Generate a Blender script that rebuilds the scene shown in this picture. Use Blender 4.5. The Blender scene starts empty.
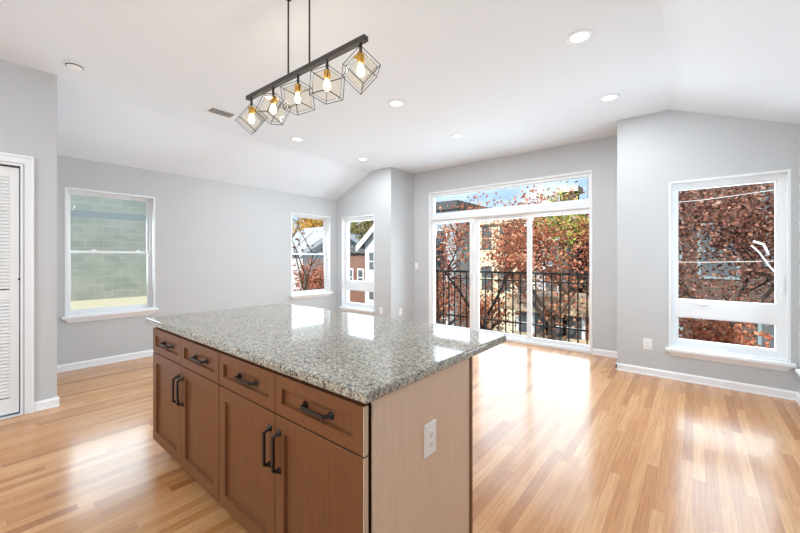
import bpy, bmesh, math, random
from mathutils import Vector, Matrix, noise

# ------------------------------------------------------------------ camera
SC = bpy.context.scene
COL = SC.collection
cam_d = bpy.data.cameras.new('camera')
cam_d.sensor_width = 36.0
cam_d.lens = 355.5 / 800.0 * 36.0
cam_d.shift_y = -8.5 / 800.0
cam_d.clip_start = 0.05
cam_d.clip_end = 400
cam = bpy.data.objects.new('camera', cam_d)
COL.objects.link(cam)
cam.location = (0, 0, 1.33)
cam.rotation_euler = (math.radians(90), 0, math.radians(39.54))
SC.camera = cam

# ------------------------------------------------------------------ exposure
SC.view_settings.view_transform = 'Standard'
SC.view_settings.look = 'None'
SC.view_settings.exposure = 0.29
SC.view_settings.gamma = 1.0
SC.view_settings.use_curve_mapping = False

# ------------------------------------------------------------------ sky
W = bpy.data.worlds.new('sky')
SC.world = W
W.use_nodes = True
wn, wl = W.node_tree.nodes, W.node_tree.links
wn.clear()
w_out = wn.new('ShaderNodeOutputWorld')
w_bg = wn.new('ShaderNodeBackground')
w_tc = wn.new('ShaderNodeTexCoord')
w_map = wn.new('ShaderNodeMapping')
w_map.inputs['Scale'].default_value = (2.2, 2.2, 5.0)
w_map.inputs['Location'].default_value = (0.35, 0.1, 0.2)
w_no = wn.new('ShaderNodeTexNoise')
w_no.inputs['Scale'].default_value = 2.4
w_no.inputs['Detail'].default_value = 7
w_no.inputs['Roughness'].default_value = 0.58
w_ra = wn.new('ShaderNodeValToRGB')
w_ra.color_ramp.elements[0].position = 0.42
w_ra.color_ramp.elements[0].color = (0.40, 0.58, 0.84, 1)
w_ra.color_ramp.elements[1].position = 0.62
w_ra.color_ramp.elements[1].color = (0.88, 0.92, 0.97, 1)
wl.new(w_tc.outputs['Generated'], w_map.inputs['Vector'])
wl.new(w_map.outputs['Vector'], w_no.inputs['Vector'])
wl.new(w_no.outputs['Fac'], w_ra.inputs['Fac'])
wl.new(w_ra.outputs['Color'], w_bg.inputs['Color'])
w_bg.inputs['Strength'].default_value = 1.15
wl.new(w_bg.outputs['Background'], w_out.inputs['Surface'])

# ------------------------------------------------------------------ sun, window daylight and added kitchen fill
def sun(direction, strength, angle, color):
    d = bpy.data.lights.new('sun', 'SUN')
    d.energy = strength
    d.angle = math.radians(angle)
    d.color = color
    o = bpy.data.objects.new('sun', d)
    COL.objects.link(o)
    o.rotation_euler = Vector(direction).to_track_quat('-Z', 'Y').to_euler()
    o.location = (6, -20, 25)
sun((-0.10, 0.80, -0.58), 5.6, 3, (1.0, 0.95, 0.88))

def daylight(name, loc, direction, w, h, watts, color=(0.76, 0.89, 1.0)):
    d = bpy.data.lights.new(name, 'AREA')
    d.shape = 'RECTANGLE'
    d.size, d.size_y = w, h
    d.energy = watts
    d.color = color
    o = bpy.data.objects.new(name, d)
    COL.objects.link(o)
    o.location = loc
    o.rotation_euler = Vector(direction).to_track_quat('-Z', 'Z').to_euler()
LW = 3.7
def dl(name, loc, direction, w, h, k=1.0):
    daylight(name, loc, direction, w, h, LW * k * math.pi * w * h)
dl('daylight_patio', (-2.45, 5.655, 1.28), (0, -1, 0), 2.66, 2.34)
dl('daylight_window_1', (-5.86, 1.166, 1.42), (1, 0, 0), 0.82, 1.42, 1.5)
dl('daylight_window_2', (-5.86, 4.21, 1.42), (1, 0, 0), 0.82, 1.42)
dl('daylight_window_3', (-5.055, 4.99, 1.25), (0, -1, 0), 0.80, 1.66)
dl('daylight_window_4', (0.2475, 5.08, 1.25), (0, -1, 0), 0.80, 1.66)
dl('daylight_window_5', (0.925, 4.2, 1.25), (-1, 0, 0), 0.80, 1.66)
dl('added_fill_kitchen', (-1.7, -3.19, 1.55), (0, 1, 0), 1.9, 1.25, 1.8)  # added fill lamp behind the camera, brightens ceiling and closet side
DOWNLIGHT_W = 10.5
BULB_W = 2.5

# ------------------------------------------------------------------ helpers
R = random.Random(11)
ORG = {}

class MB:
    def __init__(s):
        s.v, s.f, s.sm = [], [], []
    def add(s, vs, fs, smooth=False):
        n = len(s.v)
        s.v += [tuple(v) for v in vs]
        s.f += [tuple(i + n for i in f) for f in fs]
        s.sm += [smooth] * len(fs)
    def box(s, a, b):
        x0, x1 = sorted((a[0], b[0])); y0, y1 = sorted((a[1], b[1])); z0, z1 = sorted((a[2], b[2]))
        s.add([(x0,y0,z0),(x1,y0,z0),(x1,y1,z0),(x0,y1,z0),(x0,y0,z1),(x1,y0,z1),(x1,y1,z1),(x0,y1,z1)],
              [(0,3,2,1),(4,5,6,7),(0,1,5,4),(1,2,6,5),(2,3,7,6),(3,0,4,7)])
        return s
    def tube(s, pts, r, n=8, r1=None):
        pts = [Vector(p) for p in pts]
        rs = [r + ((r1 if r1 is not None else r) - r) * i / max(1, len(pts) - 1) for i in range(len(pts))]
        base = len(s.v)
        up = None
        for i, p in enumerate(pts):
            d = (pts[min(i + 1, len(pts) - 1)] - pts[max(i - 1, 0)]).normalized()
            if up is None:
                up = d.orthogonal().normalized()
            up = (up - d * up.dot(d))
            up = up.normalized() if up.length > 1e-6 else d.orthogonal().normalized()
            q = d.cross(up)
            for k in range(n):
                a = 2 * math.pi * k / n
                s.v.append(tuple(p + (up * math.cos(a) + q * math.sin(a)) * rs[i]))
        for i in range(len(pts) - 1):
            for k in range(n):
                k2 = (k + 1) % n
                s.f.append((base + i*n + k, base + i*n + k2, base + (i+1)*n + k2, base + (i+1)*n + k))
                s.sm.append(n > 4)
        s.f.append(tuple(base + k for k in reversed(range(n)))); s.sm.append(False)
        e = base + (len(pts) - 1) * n
        s.f.append(tuple(e + k for k in range(n))); s.sm.append(False)
        return s
    def lathe(s, c, prof, n=24, axis=2):
        base = len(s.v)
        for (r, h) in prof:
            for k in range(n):
                a = 2 * math.pi * k / n
                p = [r * math.cos(a), r * math.sin(a)]
                p.insert(axis, h)
                s.v.append((c[0] + p[0], c[1] + p[1], c[2] + p[2]))
        for i in range(len(prof) - 1):
            for k in range(n):
                k2 = (k + 1) % n
                s.f.append((base + i*n + k, base + i*n + k2, base + (i+1)*n + k2, base + (i+1)*n + k)); s.sm.append(True)
        s.f.append(tuple(base + k for k in reversed(range(n)))); s.sm.append(False)
        e = base + (len(prof) - 1) * n
        s.f.append(tuple(e + k for k in range(n))); s.sm.append(False)
        return s
    def prism(s, poly, f0, f1):
        # poly of 2D points; f0/f1 map a 2D point to the two end caps
        n = len(poly)
        s.add([f0(p) for p in poly] + [f1(p) for p in poly],
              [tuple(reversed(range(n))), tuple(range(n, 2*n))] + [(i, (i+1) % n, n + (i+1) % n, n + i) for i in range(n)])
        return s
    def build(s, name, mat, parent=None, bevel=0.0, seg=2, fix=True):
        me = bpy.data.meshes.new(name)
        o0 = ORG.get(parent.name, (0, 0, 0)) if parent else ORG.get('_', (0, 0, 0))
        me.from_pydata([(x - o0[0], y - o0[1], z - o0[2]) for x, y, z in s.v], [], s.f)
        me.polygons.foreach_set('use_smooth', s.sm)
        if fix:
            bm = bmesh.new(); bm.from_mesh(me)
            bmesh.ops.recalc_face_normals(bm, faces=bm.faces)
            bm.to_mesh(me); bm.free()
        me.update()
        o = bpy.data.objects.new(name, me)
        COL.objects.link(o)
        if mat: me.materials.append(mat)
        if parent:
            o.parent = parent
            ORG[o.name] = o0
        if bevel:
            m = o.modifiers.new('bevel', 'BEVEL')
            m.width = bevel; m.segments = seg; m.limit_method = 'ANGLE'; m.angle_limit = math.radians(40)
        return o

def tag(o, label=None, cat=None, group=None, kind=None):
    if label: o['label'] = label
    if cat: o['category'] = cat
    if group: o['group'] = group
    if kind: o['kind'] = kind
    return o

def thing(name, loc, label, cat, group=None, kind=None, rz=0.0):
    o = bpy.data.objects.new(name, None)
    o.empty_display_size = 0.1
    o.location = loc
    o.rotation_euler = (0, 0, rz)
    COL.objects.link(o)
    ORG[o.name] = tuple(loc)
    return tag(o, label, cat, group, kind)

def copy_tree(o, parent=None):
    c = o.copy()
    COL.objects.link(c)
    if parent: c.parent = parent
    for ch in [x for x in bpy.data.objects if x.parent == o]:
        copy_tree(ch, c)
    return c

# ------------------------------------------------------------------ materials
def srgb(r, g, b):
    f = lambda c: ((c / 255) / 12.92 if c / 255 <= 0.04045 else (((c / 255) + 0.055) / 1.055) ** 2.4)
    return (f(r), f(g), f(b), 1)

class NT:
    def __init__(s, name):
        s.m = bpy.data.materials.new(name)
        s.m.use_nodes = True
        s.n, s.l = s.m.node_tree.nodes, s.m.node_tree.links
        s.b = s.n['Principled BSDF']
    def new(s, t, **kw):
        x = s.n.new(t)
        for k, v in kw.items(): setattr(x, k, v)
        return x
    def math(s, op, a, b=None, c=None):
        x = s.n.new('ShaderNodeMath'); x.operation = op
        for i, q in enumerate((a, b, c)):
            if q is None: continue
            if hasattr(q, 'is_output'): s.l.new(q, x.inputs[i])
            else: x.inputs[i].default_value = q
        return x.outputs[0]
    def ramp(s, fac, stops, interp='LINEAR'):
        x = s.n.new('ShaderNodeValToRGB')
        x.color_ramp.interpolation = interp
        e = x.color_ramp.elements
        while len(e) < len(stops): e.new(0.5)
        for i, (p, c) in enumerate(stops):
            e[i].position = p; e[i].color = c if len(c) == 4 else (*c, 1)
        s.l.new(fac, x.inputs[0])
        return x.outputs[0]
    def mix(s, fac, a, b, mode='MIX'):
        x = s.n.new('ShaderNodeMix'); x.data_type = 'RGBA'; x.blend_type = mode
        for sock, q in ((x.inputs[0], fac), (x.inputs[6], a), (x.inputs[7], b)):
            if hasattr(q, 'is_output'): s.l.new(q, sock)
            else: sock.default_value = q
        return x.outputs[2]
    def coords(s, scale=(1, 1, 1), out='Object'):
        t = s.n.new('ShaderNodeTexCoord'); m = s.n.new('ShaderNodeMapping')
        m.inputs['Scale'].default_value = scale
        s.l.new(t.outputs[out], m.inputs['Vector'])
        return m.outputs[0]
    def noise(s, vec, scale, detail=4, rough=0.5):
        x = s.n.new('ShaderNodeTexNoise')
        x.inputs['Scale'].default_value = scale; x.inputs['Detail'].default_value = detail; x.inputs['Roughness'].default_value = rough
        if vec is not None: s.l.new(vec, x.inputs['Vector'])
        return x.outputs['Fac']
    def set(s, color=None, rough=None, metal=None, spec=None, coat=None):
        for nm, q in (('Base Color', color), ('Roughness', rough), ('Metallic', metal), ('Specular IOR Level', spec), ('Coat Weight', coat)):
            if q is None: continue
            if hasattr(q, 'is_output'): s.l.new(q, s.b.inputs[nm])
            else: s.b.inputs[nm].default_value = q
        return s
    def bump(s, h, strength=0.2, dist=0.01):
        x = s.n.new('ShaderNodeBump')
        x.inputs['Strength'].default_value = strength; x.inputs['Distance'].default_value = dist
        s.l.new(h, x.inputs['Height']); s.l.new(x.outputs[0], s.b.inputs['Normal'])
        return s

def paint(name, col, rough=0.6, var=0.02, spec=0.3, scale=40, bump=0.03):
    t = NT(name)
    n = t.noise(t.coords(), scale, 3)
    dark = tuple(c * (1 - var) for c in col[:3]) + (1,)
    t.set(t.mix(n, dark, col), rough, spec=spec)
    if bump: t.bump(n, bump, 0.002)
    return t.m

def glass_mat(name, tint=(0.96, 0.98, 0.97, 1), ior=1.12):
    t = NT(name)
    tr = t.new('ShaderNodeBsdfTransparent'); tr.inputs[0].default_value = tint
    gl = t.new('ShaderNodeBsdfGlossy'); gl.inputs['Roughness'].default_value = 0.01
    fr = t.new('ShaderNodeFresnel'); fr.inputs[0].default_value = ior
    mx = t.new('ShaderNodeMixShader')
    t.l.new(fr.outputs[0], mx.inputs[0]); t.l.new(tr.outputs[0], mx.inputs[1]); t.l.new(gl.outputs[0], mx.inputs[2])
    t.l.new(mx.outputs[0], t.n['Material Output'].inputs[0])
    return t.m

def emit(name, col, strength):
    t = NT(name)
    e = t.new('ShaderNodeEmission'); e.inputs[0].default_value = col; e.inputs[1].default_value = strength
    t.l.new(e.outputs[0], t.n['Material Output'].inputs[0])
    return t.m

def oak_floor():
    t = NT('oak_strip_floor')
    tc = t.new('ShaderNodeTexCoord'); sp = t.new('ShaderNodeSeparateXYZ')
    t.l.new(tc.outputs['Object'], sp.inputs[0])
    x = t.math('DIVIDE', sp.outputs[0], 0.0572)
    row = t.math('FLOOR', x)
    wn1 = t.new('ShaderNodeTexWhiteNoise', noise_dimensions='1D'); t.l.new(row, wn1.inputs['W'])
    y = t.math('ADD', t.math('DIVIDE', sp.outputs[1], 0.95), t.math('MULTIPLY', wn1.outputs['Value'], 17.3))
    brd = t.math('FLOOR', y)
    cb = t.new('ShaderNodeCombineXYZ'); t.l.new(row, cb.inputs[0]); t.l.new(brd, cb.inputs[1])
    wn2 = t.new('ShaderNodeTexWhiteNoise', noise_dimensions='2D'); t.l.new(cb.outputs[0], wn2.inputs['Vector'])
    base = t.ramp(wn2.outputs['Value'], [(0, srgb(172, 114, 67)), (0.15, srgb(194, 137, 84)), (0.5, srgb(206, 151, 98)), (0.85, srgb(217, 167, 116)), (1, srgb(184, 125, 76))])
    # grain, shifted per board
    gx = t.math('ADD', t.math('MULTIPLY', sp.outputs[0], 26), t.math('MULTIPLY', wn2.outputs['Value'], 91))
    gy = t.math('ADD', t.math('MULTIPLY', sp.outputs[1], 0.8), t.math('MULTIPLY', wn2.outputs['Value'], 57))
    gv = t.new('ShaderNodeCombineXYZ'); t.l.new(gx, gv.inputs[0]); t.l.new(gy, gv.inputs[1])
    g1 = t.noise(gv.outputs[0], 1.6, 3, 0.5)
    rings = t.math('SINE', t.math('MULTIPLY', g1, 30))
    gv2 = t.new('ShaderNodeMapping'); gv2.inputs['Scale'].default_value = (9, 2.2, 1); t.l.new(gv.outputs[0], gv2.inputs['Vector'])
    g2 = t.noise(gv2.outputs[0], 2.0, 5, 0.65)
    grain = t.math('ADD', t.math('MULTIPLY', rings, 0.14), g2)
    dark = t.mix(1.0, base, srgb(206, 172, 140), 'MULTIPLY')
    gf = t.ramp(grain, [(0.35, (1, 1, 1)), (0.62, (0, 0, 0))])
    c1 = t.mix(t.math('MULTIPLY', gf, 0.42), base, dark)
    # knots
    kn = t.new('ShaderNodeTexVoronoi'); kn.inputs['Scale'].default_value = 1.6
    kv = t.coords((2.6, 1.0, 1)); t.l.new(kv, kn.inputs['Vector'])
    kf = t.ramp(kn.outputs['Distance'], [(0.02, (1, 1, 1)), (0.11, (0, 0, 0))])
    c2 = t.mix(t.math('MULTIPLY', kf, 0.55), c1, srgb(126, 78, 46))
    # seams
    fx = t.math('FRACT', x); fy = t.math('FRACT', y)
    ex = t.math('MINIMUM', fx, t.math('SUBTRACT', 1, fx))
    ey = t.math('MINIMUM', fy, t.math('SUBTRACT', 1, fy))
    sx = t.math('LESS_THAN', ex, 0.016); sy = t.math('LESS_THAN', ey, 0.0013)
    seam = t.math('MAXIMUM', sx, sy)
    c3 = t.mix(t.math('MULTIPLY', seam, 0.42), c2, srgb(112, 66, 34))
    rg = t.math('ADD', 0.12, t.math('MULTIPLY', t.noise(t.coords((3, 3, 1)), 3, 4), 0.10))
    t.set(c3, rg, spec=0.38, coat=0.35)
    t.b.inputs['Coat Roughness'].default_value = 0.34
    h = t.math('SUBTRACT', t.math('MULTIPLY', g2, 0.15), t.math('MULTIPLY', seam, 0.6))
    t.bump(h, 0.10, 0.0015)
    return t.m

def granite():
    t = NT('speckled_granite')
    co = t.coords()
    def vor(scale, seed):
        v = t.new('ShaderNodeTexVoronoi'); v.inputs['Scale'].default_value = scale
        mp = t.new('ShaderNodeMapping'); mp.inputs['Location'].default_value = (seed, seed * 1.7, seed * 0.3)
        nz = t.new('ShaderNodeTexNoise'); nz.inputs['Scale'].default_value = scale * 1.3; nz.inputs['Detail'].default_value = 2
        t.l.new(co, nz.inputs['Vector'])
        ad = t.new('ShaderNodeVectorMath', operation='MULTIPLY_ADD')
        t.l.new(nz.outputs['Color'], ad.inputs[0]); ad.inputs[1].default_value = (0.6 / scale,) * 3; t.l.new(co, ad.inputs[2])
        t.l.new(ad.outputs[0], mp.inputs['Vector']); t.l.new(mp.outputs[0], v.inputs['Vector'])
        s2 = t.new('ShaderNodeSeparateColor'); t.l.new(v.outputs['Color'], s2.inputs[0])
        return s2.outputs[0]
    a = t.ramp(vor(115, 1.0), [(0.0, srgb(168, 163, 148)), (0.28, srgb(146, 142, 131)), (0.5, srgb(182, 177, 163)), (0.7, srgb(114, 114, 110)), (0.86, srgb(142, 129, 106))], 'CONSTANT')
    dk = t.ramp(vor(135, 4.0), [(0.0, (0, 0, 0)), (0.72, (0.55, 0.55, 0.55)), (0.86, (1, 1, 1))], 'CONSTANT')
    big = t.ramp(t.noise(co, 14, 3), [(0.36, (0.4, 0.4, 0.4)), (0.58, (1, 1, 1))])
    f = t.mix(1.0, dk, big, 'MULTIPLY')
    c = t.mix(f, a, srgb(58, 57, 58))
    wh = t.ramp(vor(200, 9.0), [(0.0, (0, 0, 0)), (0.88, (0.7, 0.7, 0.7))], 'CONSTANT')
    c = t.mix(wh, c, srgb(206, 204, 196))
    t.set(c, 0.045, spec=0.8)
    return t.m

def stained_wood(name, a, b, rough=0.38, scale=(30, 30, 2.2)):
    t = NT(name)
    g = t.noise(t.coords(scale), 2.0, 6, 0.6)
    g2 = t.noise(t.coords((3, 3, 1.2)), 2.0, 3, 0.5)
    c = t.mix(t.ramp(g, [(0.3, (0, 0, 0)), (0.7, (1, 1, 1))]), a, b)
    c = t.mix(t.math('MULTIPLY', g2, 0.25), c, tuple(q * 0.8 for q in a[:3]) + (1,))
    t.set(c, rough, spec=0.4)
    t.bump(g, 0.04, 0.001)
    return t.m

def brick_mat(name, c1, c2, mortar, scale, bw=0.5, rh=0.25, vertical='XZ', msize=0.02, stain=0.3):
    t = NT(name)
    tc = t.new('ShaderNodeTexCoord'); sp = t.new('ShaderNodeSeparateXYZ'); t.l.new(tc.outputs['Object'], sp.inputs[0])
    cb = t.new('ShaderNodeCombineXYZ')
    if vertical == 'XZ':
        t.l.new(t.math('ADD', sp.outputs[0], sp.outputs[1]), cb.inputs[0])
    else:
        t.l.new(sp.outputs[1], cb.inputs[0])
    t.l.new(sp.outputs[2], cb.inputs[1])
    b = t.new('ShaderNodeTexBrick')
    b.inputs['Color1'].default_value = c1; b.inputs['Color2'].default_value = c2; b.inputs['Mortar'].default_value = mortar
    b.inputs['Scale'].default_value = scale; b.inputs['Brick Width'].default_value = bw; b.inputs['Row Height'].default_value = rh
    b.inputs['Mortar Size'].default_value = msize
    t.l.new(cb.outputs[0], b.inputs['Vector'])
    n = t.noise(t.coords((1, 1, 2)), 1.6, 5, 0.6)
    dk = t.mix(1.0, b.outputs['Color'], (0.55, 0.57, 0.56, 1), 'MULTIPLY')
    c = t.mix(t.math('MULTIPLY', t.ramp(n, [(0.4, (0, 0, 0)), (0.7, (1, 1, 1))]), stain), b.outputs['Color'], dk)
    t.set(c, 0.85, spec=0.2)
    t.bump(b.outputs['Fac'], -0.3, 0.01)
    return t, c, sp

def siding(name, col, pitch=0.16):
    t = NT(name)
    tc = t.new('ShaderNodeTexCoord'); sp = t.new('ShaderNodeSeparateXYZ'); t.l.new(tc.outputs['Object'], sp.inputs[0])
    f = t.math('FRACT', t.math('DIVIDE', sp.outputs[2], pitch))
    n = t.noise(t.coords(), 0.8, 4)
    c = t.mix(t.math('MULTIPLY', n, 0.3), col, tuple(q * 0.75 for q in col[:3]) + (1,))
    c = t.mix(t.math('LESS_THAN', f, 0.1), c, tuple(q * 0.55 for q in col[:3]) + (1,))
    t.set(c, 0.7, spec=0.2)
    t.bump(f, 0.6, 0.02)
    return t.m

def leaf_mat(name, stops):
    t = NT(name)
    g = t.new('ShaderNodeNewGeometry')
    c = t.ramp(g.outputs['Random Per Island'], stops)
    t.set(c, 0.6, spec=0.25)
    tl = t.new('ShaderNodeBsdfTranslucent'); t.l.new(c, tl.inputs[0])
    mx = t.new('ShaderNodeMixShader'); mx.inputs[0].default_value = 0.35
    t.l.new(t.b.outputs[0], mx.inputs[1]); t.l.new(tl.outputs[0], mx.inputs[2])
    t.l.new(mx.outputs[0], t.n['Material Output'].inputs[0])
    return t.m

M = {}
M['wall'] = paint('grey_wall_paint', srgb(204, 206, 208), 0.65)
M['ceiling'] = paint('white_ceiling_paint', srgb(239, 246, 254), 0.8)
M['trim'] = paint('white_trim_paint', srgb(247, 249, 252), 0.35, spec=0.45, bump=0)
M['vinyl'] = paint('white_window_vinyl', srgb(243, 245, 247), 0.3, spec=0.5, bump=0)
M['door'] = paint('white_door_paint', srgb(246, 246, 246), 0.45, bump=0)
M['plastic'] = paint('white_cover_plastic', srgb(245, 245, 244), 0.3, spec=0.5, bump=0)
M['slot'] = paint('dark_slot', srgb(60, 58, 58), 0.6, bump=0)
M['duct'] = paint('grey_duct', srgb(170, 170, 172), 0.7, bump=0)
M['floor'] = oak_floor()
M['granite'] = granite()
M['cab'] = stained_wood('brown_stained_maple', srgb(106, 64, 37), srgb(121, 77, 48))
M['side'] = stained_wood('brown_side_panel_lit', srgb(220, 194, 170), srgb(228, 204, 182), 0.36)  # light falling on the end panel is put into this paler colour
M['edge'] = stained_wood('door_side_lit', srgb(206, 182, 156), srgb(216, 194, 170), 0.5)  # brightness of the lit door side, put into the wood colour
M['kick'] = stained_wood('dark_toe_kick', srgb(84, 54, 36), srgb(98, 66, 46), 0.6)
M['black'] = paint('black_metal', srgb(26, 24, 24), 0.35, spec=0.5, bump=0)
M['bar'] = paint('dark_bronze_metal', srgb(52, 50, 50), 0.4, spec=0.5, bump=0)
M['cage'] = paint('dark_cage_wire', srgb(34, 31, 29), 0.6, spec=0.2, bump=0)
M['rail'] = paint('black_painted_iron', srgb(30, 28, 27), 0.5, spec=0.4, bump=0)
t_ = NT('brass'); t_.set(t_.mix(t_.noise(t_.coords(), 60), srgb(196, 150, 72), srgb(214, 172, 92)), 0.3, 0.9); M['brass'] = t_.m
M['glass'] = glass_mat('window_glass')
M['shade_glass'] = glass_mat('amber_shade_glass', (1.0, 0.975, 0.92, 1), 1.08)
M['bulb'] = emit('lit_bulb', (1.0, 0.84, 0.60, 1), 4.0)
M['lens'] = emit('lit_downlight_lens', (1.0, 0.98, 0.94, 1), 3.0)
M['bark'] = stained_wood('grey_brown_bark', srgb(74, 62, 52), srgb(104, 90, 78), 0.9, (8, 8, 1))
M['bark_dark'] = stained_wood('dark_bark', srgb(48, 42, 38), srgb(72, 64, 58), 0.9, (8, 8, 1))
M['rust'] = leaf_mat('rust_oak_leaves', [(0, srgb(120, 68, 48)), (0.35, srgb(166, 98, 70)), (0.7, srgb(198, 128, 98)), (1, srgb(222, 172, 142))])
M['rust_dark'] = leaf_mat('brown_oak_leaves', [(0, srgb(84, 58, 50)), (0.4, srgb(136, 90, 75)), (0.8, srgb(176, 124, 104)), (1, srgb(206, 168, 150))])
M['orange'] = leaf_mat('orange_leaves', [(0, srgb(140, 74, 52)), (0.5, srgb(186, 108, 76)), (1, srgb(222, 158, 116))])
M['yellow'] = leaf_mat('yellow_leaves', [(0, srgb(176, 132, 50)), (0.5, srgb(216, 172, 78)), (1, srgb(236, 204, 120))])
M['lime'] = leaf_mat('yellow_green_leaves', [(0, srgb(136, 140, 60)), (0.5, srgb(190, 188, 88)), (1, srgb(222, 214, 130))])
M['olive'] = leaf_mat('olive_leaves', [(0, srgb(104, 98, 60)), (0.5, srgb(148, 138, 90)), (1, srgb(182, 168, 118))])
M['brick'] = brick_mat('red_brick', srgb(126, 76, 60), srgb(104, 62, 50), srgb(150, 134, 122), 1.0, 0.22, 0.075, msize=0.008)[0].m
M['brick_dark'] = brick_mat('dark_brick', srgb(92, 74, 68), srgb(78, 62, 58), srgb(112, 102, 96), 1.0, 0.22, 0.075, msize=0.008)[0].m
M['brick_orange'] = brick_mat('orange_brick', srgb(178, 112, 80), srgb(158, 98, 70), srgb(168, 146, 126), 1.0, 0.22, 0.075, msize=0.008)[0].m
M['blue'] = siding('pale_blue_grey_siding', srgb(168, 180, 190))
M['cream'] = siding('cream_siding', srgb(222, 213, 186))
M['white_siding'] = siding('white_siding', srgb(204, 209, 214))
M['grey_siding'] = siding('grey_siding', srgb(176, 180, 182))
M['roof'] = paint('dark_shingles', srgb(92, 92, 94), 0.9, 0.3, scale=6)
M['pale_roof'] = paint('pale_grey_shingles', srgb(168, 170, 174), 0.9, 0.15, scale=6)
M['deck'] = paint('cream_roof_coating', srgb(190, 182, 158), 0.9, 0.1, scale=3)
M['stone'] = paint('pale_stone', srgb(214, 208, 196), 0.8, 0.1, scale=8)
M['tan'] = paint('tan_stucco', srgb(200, 180, 152), 0.9, 0.15, scale=5)
M['pane'] = paint('dark_house_glass', srgb(84, 90, 94), 0.3, spec=0.6, bump=0)
M['house_trim'] = paint('white_house_trim', srgb(230, 232, 234), 0.6, bump=0)
M['grey_trim'] = paint('grey_house_trim', srgb(128, 142, 146), 0.6, bump=0)
M['ground'] = paint('asphalt_and_grass', srgb(120, 116, 104), 0.95, 0.35, scale=2)
M['wire'] = paint('pale_grey_cable', srgb(210, 210, 208), 0.6, bump=0)
M['cable_black'] = paint('black_cable', srgb(40, 40, 42), 0.6, bump=0)

def cmu():
    t, c, sp = brick_mat('concrete_block', srgb(184, 187, 176), srgb(172, 177, 168), srgb(194, 193, 184), 1.0, 0.345, 0.175, 'YZ', 0.009, 0.5)
    # one course of darker blocks
    z = sp.outputs[2]
    band = t.math('MULTIPLY', t.math('GREATER_THAN', z, 2.275), t.math('LESS_THAN', z, 2.45))
    c2 = t.mix(t.math('MULTIPLY', band, 0.75), c, srgb(150, 162, 168))
    t.set(c2)
    return t.m
M['cmu'] = cmu()

# ------------------------------------------------------------------ room dimensions
XL, XC, XR = -5.69, -4.40, 0.755
YB, YP, YA, YK = 4.91, 5.49, 4.82, -3.0       # right bump, patio wall, left alcove wall, wall behind the camera
XA, XN = -4.19, -0.70                         # jogs of the patio recess
ZC = 2.965
TH = 0.16

class Map:
    """wall coordinates: u along the wall, z up, w outwards"""
    def __init__(s, axis, pos, sign): s.axis, s.pos, s.sign = axis, pos, sign
    def p(s, u, z, w):
        return (s.pos + s.sign * w, u, z) if s.axis == 'X' else (u, s.pos + s.sign * w, z)
    def box(s, mb, u0, u1, z0, z1, w0, w1): return mb.box(s.p(u0, z0, w0), s.p(u1, z1, w1))
    def ring(s, mb, u0, u1, z0, z1, w0, w1, l, r=None, b=None, t=None):
        r = l if r is None else r; b = l if b is None else b; t = l if t is None else t
        s.box(mb, u0, u0 + l, z0, z1, w0, w1); s.box(mb, u1 - r, u1, z0, z1, w0, w1)
        s.box(mb, u0 + l, u1 - r, z0, z0 + b, w0, w1); s.box(mb, u0 + l, u1 - r, z1 - t, z1, w0, w1)
        return mb

def wall(name, mp, u0, u1, holes, label, top=3.05, clip=()):
    us = sorted({u0, u1, *[h[0] for h in holes], *[h[1] for h in holes]})
    zs = sorted({0.0, top, *[h[2] for h in holes], *[h[3] for h in holes]})
    mb = MB()
    for i in range(len(us) - 1):
        for j in range(len(zs) - 1):
            uc, zc = (us[i] + us[i+1]) / 2, (zs[j] + zs[j+1]) / 2
            if any(h[0] < uc < h[1] and h[2] < zc < h[3] for h in holes): continue
            mp.box(mb, us[i], us[i+1], zs[j], zs[j+1], 0, TH)
    o = mb.build(name, M['wall'])
    bm = bmesh.new(); bm.from_mesh(o.data)
    bmesh.ops.remove_doubles(bm, verts=bm.verts, dist=1e-5)
    # drop coincident inner faces
    seen = {}
    for f in bm.faces: seen.setdefault(tuple(sorted(v.index for v in f.verts)), []).append(f)
    bmesh.ops.delete(bm, geom=[f for fs in seen.values() if len(fs) > 1 for f in fs], context='FACES')
    for co, no in clip:
        bmesh.ops.bisect_plane(bm, geom=bm.verts[:] + bm.edges[:] + bm.faces[:], plane_co=co, plane_no=no, clear_outer=True)
    bmesh.ops.recalc_face_normals(bm, faces=bm.faces)
    bm.to_mesh(o.data); bm.free()
    return tag(o, label, 'wall', kind='structure')

mapL, mapR = Map('X', XL, -1), Map('X', XR, 1)
mapA, mapP, mapB = Map('Y', YA, 1), Map('Y', YP, 1), Map('Y', YB, 1)
mapC = Map('X', XC, -1)

# floor
fl = MB().box((XL - TH, YK - TH, -0.12), (XR + TH, YP + TH, 0)).build('floor', M['floor'])
tag(fl, 'honey oak strip floor with glossy finish', 'floor', kind='structure')

# ceiling: flat middle with a slope down to each side wall
cr0, cr1 = -0.207, -0.01          # ridge of the right slope drifts slightly
def ceil_poly(y, k):
    xr = cr0 + (cr1 - cr0) * (YB - y) / (YB - YK)
    rs = 0.405
    xe = XR + TH
    ze = ZC - (xe - xr) * rs
    return [(XL - TH, 2.525 - TH * 0.43 + k), (-4.66, ZC + k), (xr, ZC + k), (xe, ze + k)]
mb = MB()
lo0, lo1 = ceil_poly(YK - TH, 0), ceil_poly(YP + TH, 0)
hi0, hi1 = ceil_poly(YK - TH, 0.12), ceil_poly(YP + TH, 0.12)
vs = [(x, YK - TH, z) for x, z in lo0] + [(x, YP + TH, z) for x, z in lo1] + [(x, YK - TH, z) for x, z in hi0] + [(x, YP + TH, z) for x, z in hi1]
fs = []
for i in range(3):
    fs += [(i, i+1, 5+i, 4+i), (8+i, 12+i, 13+i, 9+i), (i, 8+i, 9+i, i+1), (4+i, 5+i, 13+i, 12+i)]
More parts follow.
